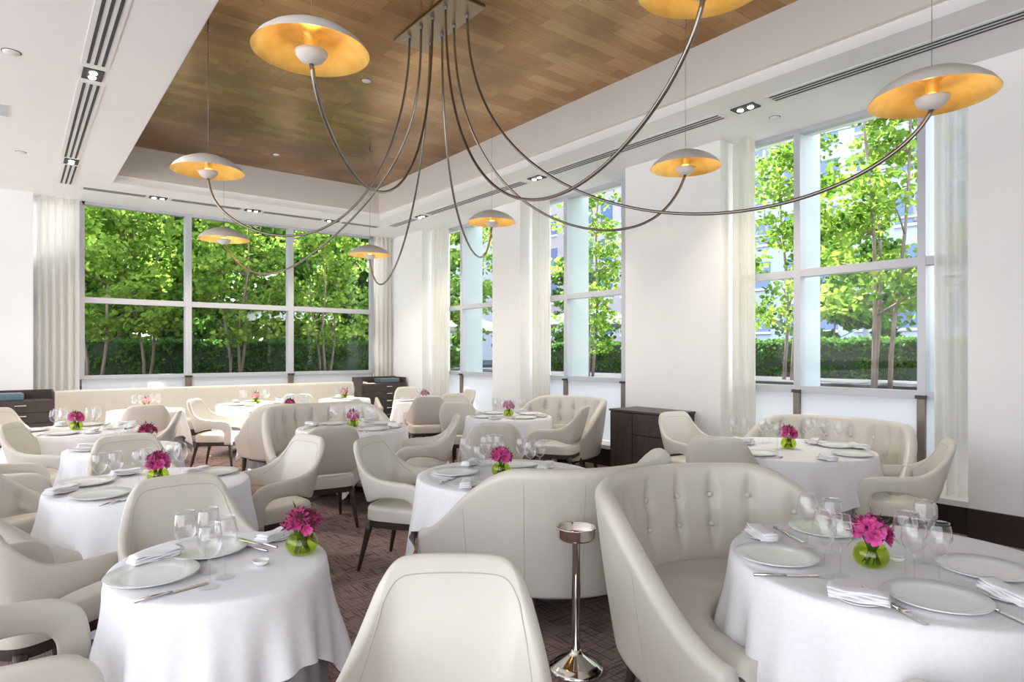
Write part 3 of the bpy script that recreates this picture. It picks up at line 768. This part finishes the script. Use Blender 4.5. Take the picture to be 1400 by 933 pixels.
# middle table
at('plate','TC',622,648); at('plate','TC',708,637); at('v0','TC',685,651,2); at('salt','TC',706,650); napkin_set('TC',637,665,R_(-40)); napkin_set('TC',642,636,R_(-60)); at('knife','TC',615,657,R_(-60)); at('knife','TC',700,660,R_(60))
for a,b in ((636,641),(664,638),(672,636),(682,637),(713,641),(725,648),(738,646),(655,656)): at('glass','TC',a,b)
napkin_set('TC',745,640,R_(-60))
# right window table
at('plate','TR',1036,622); at('plate','TR',1144,611); at('plate','TR',1166,623); at('v0','TR',1078,613,.6); napkin_set('TR',1131,629,R_(-40)); napkin_set('TR',1175,613,R_(-20)); napkin_set('TR',1016,604,R_(10)); at('fork','TR',1052,627,R_(60)); at('plate','TR',1008,607)
for a,b in ((1003,606),(1018,605),(1043,606),(1052,605),(1063,615),(1106,606),(1114,605),(1127,611),(1147,613)): at('glass','TR',a,b)
napkin_set('TR',1112,606,R_(-70))
# generic settings
def settings(tk, dirs, vase, glasses=2, salt=False, voff=(0,0)):
    nm, x, y, R = TN[tk]
    item(vase, tk, x+voff[0], y+voff[1], random.random()*3)
    for d in dirs:
        d = R_(d); c_, s_ = cos(d), sin(d); q = R-.19
        item('plate', tk, x+c_*q, y+s_*q)
        sx_, sy_ = -s_, c_
        item('side', tk, x+c_*(q+.01)+sx_*.255, y+s_*(q+.01)+sy_*.255) if R > .5 else None
        item('napkin', tk, x+c_*(q+.01)+sx_*(.255 if R > .5 else .0), y+s_*(q+.01)+sy_*(.255 if R > .5 else 0), d+pi/2, .012 if R > .5 else .022)
        item('knife', tk, x+c_*(q-.0)-sx_*.175, y+s_*(q-.0)-sy_*.175, d+pi/2) if R > .45 else None
        for g in range(glasses):
            item('glass', tk, x+c_*(q-.20-.03*g)-sx_*(.06+.085*g), y+s_*(q-.20-.03*g)-sy_*(.06+.085*g))
settings('TM', (-80, 10, 100, 190), 'v0')
settings('TS', (-95, -5, 85, 175), 'v0')
settings('TB', (-90, 60, 150), 'v1')
settings('T3', (-110, -20, 70, 160), 'v0')
settings('T4', (180, 80), 'v1', 1, voff=(.18,.05))
settings('TX', (-100, 80), 'v2')
settings('TY', (-150, 80, -20), 'v2')
settings('TZ', (-90, 90), 'v2')
settings('TH', (90, 20, 160), 'v0')
ORD = ['leftmost','second from left','third from left','fourth from left','fifth from left','sixth from left','seventh from left','eighth from left','ninth from left','tenth from left','eleventh from left']
by = {}
for k, tk, o, x, y in items: by.setdefault((k, tk), []).append((look_x(x, y), o))
for (k, tk), ls in by.items():
    ls.sort(key=lambda q: q[0]); n = len(ls)
    for i, (_, o) in enumerate(ls):
        pos = '' if n == 1 else (ORD[i] if i < n-1 or n > 11 else 'rightmost')
        w_ = WORD[k]
        if k == 'v': w_ = {'TX':'small green vase of pale pink flowers','TY':'small green vase of pale pink flowers','TZ':'small green vase of pale pink flowers','T1':'round green vase of plum and magenta flowers'}.get(tk, 'round green vase of magenta flowers')
        o['label'] = ('%s on the %s' % (w_, TN[tk][0])) if n == 1 else ('%s %s on the %s' % (pos, w_, TN[tk][0]))
        if n > 1: o['group'] = '%ss on the %s' % (w_, TN[tk][0])

# ------------------------------------------------------------------ silver stand
t = thing('bucket_stand', 'polished silver wine bucket stand beside the tufted sofa in the foreground', 'stand', (2.15, 2.23, 0))
put('base', MB().lathe([(0,0),(.125,0),(.135,.006),(.137,.018),(.128,.028),(.118,.032),(.112,.040),(.100,.046),(.075,.062),(.040,.082),(.026,.092),(.024,.105),(.0,.106)], 48), M['chrome'], t)
put('pole', MB().lathe([(.021,.095),(.021,.62),(.026,.625),(.026,.64)], 32), M['chrome'], t)
put('ring_bowl', MB().lathe([(0,.635),(.06,.636),(.085,.642),(.093,.655),(.096,.695),(.100,.700),(.098,.703),(.091,.699),(.088,.662),(.075,.650),(0,.648)], 40), M['chrome'], t)

# ------------------------------------------------------------------ cabinets
def drawer_cabinet(name, x0, x1, y0, y1, H, rows, hx, label):
    t = thing(name, label, 'cabinet', ((x0+x1)/2, (y0+y1)/2, 0)); w = (x1-x0)/2; d = (y1-y0)/2
    put('body', MB().box(-w, w, -d, d, .06, H-.0, .004), M['cab'], t)
    put('tray_rim', MB().box(-w, w, d-.02, d, H, H+.12).box(-w, -w+.02, -d, d, H, H+.11).box(w-.02, w, -d, d, H, H+.11), M['cab'], t)
    put('plinth', MB().box(-w+.03, w-.03, -d+.03, d-.02, 0, .06), M['grout'], t)
    h = (H-.10)/rows
    for k in range(rows):
        z = .08+k*h
        dr = put('drawer', MB().box(-w+.01, w-.01, -d-.016, -d, z+.004, z+h-.004, .002), M['cab'], t)
        put('handle', MB().box(hx-.06, hx+.06, -d-.036, -d-.018, z+h-.05, z+h-.035, .002), M['steel'], dr)
    return t
cb = drawer_cabinet('drawer_cabinet', -1.1, .42, 10.35, 10.85, .92, 6, .40, 'dark brown drawer cabinet with tray top at the far left')
b1 = put('menu_folder', MB().box(-1.05, .10, 10.45, 10.8, .922, 1.0, .01).box(-1.03,.08,10.47,10.78,1.0,1.012), M['book'], label='blue-grey folder stack on the far left drawer cabinet', cat='folder')
drawer_cabinet('drawer_cabinet', 5.25, 6.2, 11.35, 11.80, .94, 6, .1, 'dark brown drawer cabinet in the far right corner of the room')
put('menu_folder', MB().box(5.7, 6.12, 11.45, 11.75, .942, 1.03, .012), M['book'], label='dark blue folder on the corner drawer cabinet', cat='folder')
t = thing('sideboard', 'long dark wood sideboard against the wall between the right windows', 'cabinet', (6.0, 4.93, 0))
put('body', MB().box(-.24, .255, -.43, .43, .07, .835, .004), M['cab'], t)
put('worktop', MB().box(-.262, .258, -.445, .445, .835, .86, .004), M['cab'], t)
put('plinth', MB().box(-.20, .22, -.40, .40, 0, .07), M['grout'], t)
put('door', MB().box(-.258, -.24, .08, .425, .09, .825, .003), M['cab'], t)
for z0, z1 in ((.58,.825), (.335,.57), (.09,.325)):
    put('drawer', MB().box(-.258, -.24, -.425, .07, z0, z1, .003), M['cab'], t)
put('shadow_gaps', MB().box(-.241, -.239, -.43, .43, .08, .83), M['grout'], t)

# ------------------------------------------------------------------ outside
TZ_ = 1.0
struct('ground', MB().box(6.95, 60, -20, 70, TZ_-.2, TZ_).box(-30, 6.95, 12.35, 70, TZ_-.2, TZ_), M['soil'])
def leaves_mb(centers, n, size, rnd):
    vs = []; fs = []
    for k in range(n):
        c, r = centers[rnd.randrange(len(centers))]
        while True:
            p = Vector((rnd.uniform(-1,1), rnd.uniform(-1,1), rnd.uniform(-1,1)))
            if p.length < 1: break
        p = Vector(c)+Vector((p.x*r[0], p.y*r[1], p.z*r[2]))
        d = Vector((rnd.gauss(0,1), rnd.gauss(0,1), rnd.gauss(0,.6)-.2)).normalized(); s = d.cross(Vector((rnd.gauss(0,1), rnd.gauss(0,1), rnd.gauss(0,1)))).normalized()
        l = size*rnd.uniform(.7, 1.3); w = l*.38; o = len(vs); nn = d.cross(s)*l*.08
        vs += [p, p+d*l*.35+s*w+nn, p+d*l*.75+s*w*.7, p+d*l, p+d*l*.75-s*w*.7, p+d*l*.35-s*w+nn]
        fs.append((o, o+1, o+2, o+3, o+4, o+5))
    mb = MB(); mb.v = [tuple(v) for v in vs]; mb.f = fs; mb.sm = [False]*len(fs); return mb
def tree(x, y, h, spread, nl, size, leaf, label, group, stems=3, low=.8, seed=0, zb=TZ_, clusters=40, lean=0.):
    rnd = random.Random(seed); t = thing('garden_tree', label, 'tree', (x, y, zb), 0, group); cs = []
    tr = MB(); br = MB()
    for s in range(stems):
        g = 6.28*s/max(1, stems)+rnd.random(); e = spread*.45; bx, by_ = (.14*cos(g), .14*sin(g)) if stems > 1 else (0, 0)
        pts = [(bx+e*cos(g)*q**1.5*.9+.05*sin(q*9+s)+lean*q, by_+e*sin(g)*q**1.5*.9+.05*cos(q*8), h*.97*q) for q in [i/10 for i in range(11)]]
        tr.tube(pts, [.025*(1-q/11.)+.006 for q in range(11)], 8)
        for k in range(12):
            q = rnd.uniform(.22, .98); p = Vector(pts[int(q*10)]); a = rnd.random()*6.28; ln = spread*rnd.uniform(.3, .8)*(1.15-q*.6)
            e1 = p+Vector((cos(a)*ln, sin(a)*ln, ln*.45)); br.tube([p, (p+e1)/2+Vector((0,0,.05)), e1], [.014,.009,.004], 5)
            cs.append((tuple(e1), (.36*spread*.8, .36*spread*.8, .26*spread*.8)))
    for k in range(clusters):
        a = rnd.random()*6.28; z = rnd.uniform(low, h); rr = spread*sqrt(rnd.random())*(.6+.4*sin(pi*min(1, (z-low)/(h-low)+.15)))
        cs.append(((rr*cos(a)+lean*z/h, rr*sin(a), z), (.30,.30,.2)))
    put('trunk', tr, M['bark'], t, fix=False); put('branches', br, M['bark'], t, fix=False)
    put('foliage', leaves_mb(cs, nl, size, rnd), M[leaf], t, fix=False)
GB = 'slender garden trees outside the windows'
tree(1.15, 14.2, 3.8, 1.1, 4200, .11, 'leaf', 'slender tree outside the left pane of the back window', GB, 2, .9, 1)
tree(2.1, 14.6, 3.6, 1.0, 3800, .11, 'leaf', 'slender tree outside the back window near its first mullion', GB, 2, 1.0, 2)
tree(3.7, 14.3, 3.7, 1.15, 4400, .11, 'leaf', 'slender three-stemmed tree outside the middle pane of the back window', GB, 3, 1.1, 3)
tree(5.7, 14.3, 3.6, 1.1, 4200, .11, 'leaf', 'slender tree outside the right pane of the back window', GB, 3, .9, 4)
tree(8.75, 3.45, 5.2, 1.05, 5200, .09, 'leaf', 'three-stemmed tree right outside the nearest right window', GB, 3, 1.3, 5, lean=.0)
tree(9.9, 5.3, 4.6, .95, 3600, .09, 'leaf', 'leafy tree outside the left part of the nearest right window', GB, 2, 1.0, 6)
tree(9.3, 9.2, 5.2, .85, 3000, .095, 'leaf', 'tree outside the middle right window', GB, 2, .6, 7)
tree(9.8, 14.2, 5.2, 1.0, 1600, .12, 'leaf', 'tree outside the farthest right window', GB, 2, .8, 8)
GD = 'dense trees behind the garden hedge'
tree(18.5, 8.6, 4.6, 2.2, 6000, .17, 'leaf_deep', 'broad tree beyond the hedge seen low through the nearest right window', GD, 1, .8, 41, clusters=60)
tree(19, 19.5, 4.4, 2.0, 4000, .17, 'leaf_deep', 'broad tree beyond the hedge seen through the middle right window', GD, 1, .8, 42, clusters=50)
k = 0
for x, y, l in ((-.6, 19.5, 'leftmost of the dense trees filling the back window'), (2.2, 20.5, 'second from left of the dense trees filling the back window'), (5.0, 19.5, 'third from left of the dense trees filling the back window'), (7.9, 20.5, 'fourth from left of the dense trees filling the back window'), (10.6, 19.0, 'rightmost of the dense trees filling the back window'), (.8, 25, 'deep background tree behind the left pane of the back window'), (5.2, 26, 'deep background tree behind the middle pane of the back window'), (9.6, 25.5, 'deep background tree behind the right pane of the back window')):
    k += 1; tree(x, y, 7.4, 2.3, 16000, .20, 'leaf_deep', l, GD, 1, .2, 20+k, clusters=130)
def hedge(x0, x1, y0, y1, h, n, label):
    t = thing('clipped_hedge', label, 'hedge', ((x0+x1)/2, (y0+y1)/2, TZ_)); w = (x1-x0)/2; d = (y1-y0)/2; rnd = random.Random(n)
    put('core', MB().box(-w+.08, w-.08, -d+.08, d-.08, 0, h-.08), M['hedge_core'], t)
    cs = []
    for i in range(400):
        f = rnd.random()
        if f < .35: p = (rnd.uniform(-w,w), rnd.uniform(-d,d), h-.03)
        elif f < .75: p = ((-w+.04 if w < d else rnd.uniform(-w,w)), (rnd.uniform(-d,d) if w < d else -d+.04), rnd.uniform(.03,h))
        else: p = (rnd.uniform(-w,w), rnd.uniform(-d,d), rnd.uniform(.4*h, h-.04))
        cs.append((p, (.22,.22,.05) if f < .35 else (.06,.25,.12) if w < d else (.25,.06,.12)))
    put('leaf_cover', leaves_mb(cs, n, .07, rnd), M['leaf_hedge'], t, fix=False)
hedge(-2, 9.5, 16.6, 17.8, .85, 16000, 'clipped green hedge behind the trees of the back window')
hedge(12.6, 13.8, -2, 16.2, .82, 16000, 'clipped green hedge seen through the right windows')
def building(x, y, w, d, h, nx, nz, colr, label, wcol):
    t = thing('apartment_building', label, 'building', (x, y, 0), 0, 'tall buildings beyond the garden')
    m = varied('facade', colr, tuple(min(1, q*1.12) for q in colr), .4, .8); wm = mat('facade_window', wcol, .15)
    put('walls', MB().box(-w/2, w/2, -d/2, d/2, 0, h), m, t)
    first = None
    for i in range(nx):
        for j in range(nz):
            yy = -d/2+(i+.5)*d/nx; zz = 2+(j+.3)*(h-2)/nz
            if first is None:
                first = put('window', MB().box(-.06, .02, -d/nx*.27, d/nx*.27, 0, (h-2)/nz*.6), wm, t, (-w/2, yy, zz))
                sl = put('sill', MB().box(-.16, .02, -d/nx*.3, d/nx*.3, -.14, 0), M['trimw'], first)
            else:
                o = first.copy(); COL.objects.link(o); o.location = (-w/2, yy, zz); s2 = sl.copy(); COL.objects.link(s2); s2.parent = o
building(40, 13, 8, 18, 26, 9, 9, (.50,.56,.68), 'pale blue-grey building beyond the nearest right window', (.16,.24,.42))
building(36, 32, 8, 13, 30, 7, 11, (.46,.42,.44), 'brownish tower beyond the middle right window', (.13,.2,.38))
building(27, 42, 8, 12, 30, 6, 12, (.50,.50,.56), 'grey tower beyond the farthest right window', (.14,.22,.42))
def parasol(x, y, r, z, label):
    t = thing('garden_parasol', label, 'parasol', (x, y, TZ_), 0, 'white garden parasols')
    mb = MB(); n = 8; vs = [(0,0,z+.55)]
    rows = [[(q*r*cos(2*pi*i/n), q*r*sin(2*pi*i/n), z+.55*(1-q)) for i in range(n)] for q in (.02, .5, 1)]+[[(r*cos(2*pi*i/n), r*sin(2*pi*i/n), z-.18) for i in range(n)]]
    mb.grid(rows, closed=True, smooth=False); put('canopy', mb, M['canvas'], t, fix=False); put('pole', MB().tube([(0,0,0),(0,0,z+.5)], .03, 10), M['shade'], t)
    put('base', MB().lathe([(0,0),(.3,0),(.3,.06),(.05,.09),(0,.09)], 20), M['shade'], t)
parasol(15.6, 15.5, 1.7, 1.65, 'white parasol in the garden outside the middle right window')
parasol(14.5, 21.5, 1.8, 1.55, 'white parasol in the garden outside the farthest right window')
parasol(6.3, 18.9, 1.6, 1.6, 'white parasol behind the hedge outside the back window')
t = thing('glass_canopy', 'steel lattice canopy high outside the nearest right window', 'canopy', (24, 9, 0))
mb = MB()
for i in range(9): mb.tube([(0,-6+i*1.8,6),(3,-4+i*1.8,16)], .07, 5)
for j in range(6): mb.tube([(j*.6,-7+j*.4,6+j*2),(j*.6,9+j*.4,6.4+j*2)], .06, 5)
put('lattice', mb, M['frame'], t, fix=False); 
for y in (-5, 1, 7): put('mast', MB().tube([(0,y,0),(0,y,7)], .1, 8), M['frame'], t)
t = thing('garden_ledge', 'grey stone garden ledge outside the nearest right window', 'ledge', (10.2, 4.2, TZ_))
put('slab', MB().box(-.9, .9, -2.6, 2.6, 0, .10, .01), M['soil'], t)

# ------------------------------------------------------------------ light
sc = bpy.context.scene
wd = D.worlds.new('sky'); sc.world = wd; wd.use_nodes = True; nt = wd.node_tree; nt.nodes.clear()
o = nt.nodes.new('ShaderNodeOutputWorld'); bg = nt.nodes.new('ShaderNodeBackground'); tc = nt.nodes.new('ShaderNodeTexCoord'); sp = nt.nodes.new('ShaderNodeSeparateXYZ'); cr = nt.nodes.new('ShaderNodeValToRGB')
nt.links.new(tc.outputs['Generated'], sp.inputs[0]); nt.links.new(sp.outputs['Z'], cr.inputs['Fac'])
cr.color_ramp.elements[0].position = 0; cr.color_ramp.elements[0].color = (.95,.95,.96,1)
cr.color_ramp.elements[1].position = .7; cr.color_ramp.elements[1].color = (.62,.78,1,1)
nt.links.new(cr.outputs['Color'], bg.inputs['Color']); bg.inputs['Strength'].default_value = 1.5; nt.links.new(bg.outputs[0], o.inputs['Surface'])
sun = D.lights.new('sun', 'SUN'); sun.energy = 10.5; sun.angle = .009; sun.color = (1,.95,.86)
so = D.objects.new('sun', sun); COL.objects.link(so)
dv = Vector((-.30, -1, -.95)); so.rotation_euler = dv.to_track_quat('-Z', 'Y').to_euler(); so.location = (4, 30, 30)
for x, y in ((.53,6.52),(.56,9.66),(5.63,3.46),(5.64,6.62),(5.64,9.76),(1.75,11.1),(3.16,11.1),(4.55,11.1)):
    ld = D.lights.new('downlight', 'SPOT'); ld.energy = 60; ld.color = (1,.86,.68); ld.spot_size = 1.9; ld.spot_blend = .8; ld.shadow_soft_size = .05
    lo = D.objects.new('downlight', ld); COL.objects.link(lo); lo.location = (x, y, CZ-.04)

cam = D.cameras.new('camera'); cam.sensor_width = 36; cam.lens = FX/1400*36; cam.shift_y = (HYP-466.5)/1400; cam.clip_start = .05
co = D.objects.new('camera', cam); COL.objects.link(co); co.location = (0, 0, EYE); co.rotation_euler = (pi/2, 0, -atan2(FW[0], FW[1])); sc.camera = co
vs = sc.view_settings; vs.view_transform = 'Standard'; vs.look = 'None'; vs.exposure = 1.42; vs.gamma = 1; vs.use_curve_mapping = False
cy = sc.cycles; cy.max_bounces = 10; cy.diffuse_bounces = 5; cy.glossy_bounces = 5; cy.transparent_max_bounces = 32; cy.transmission_bounces = 6
cy.use_denoising = True; cy.sample_clamp_indirect = 6; cy.caustics_reflective = False; cy.caustics_refractive = False
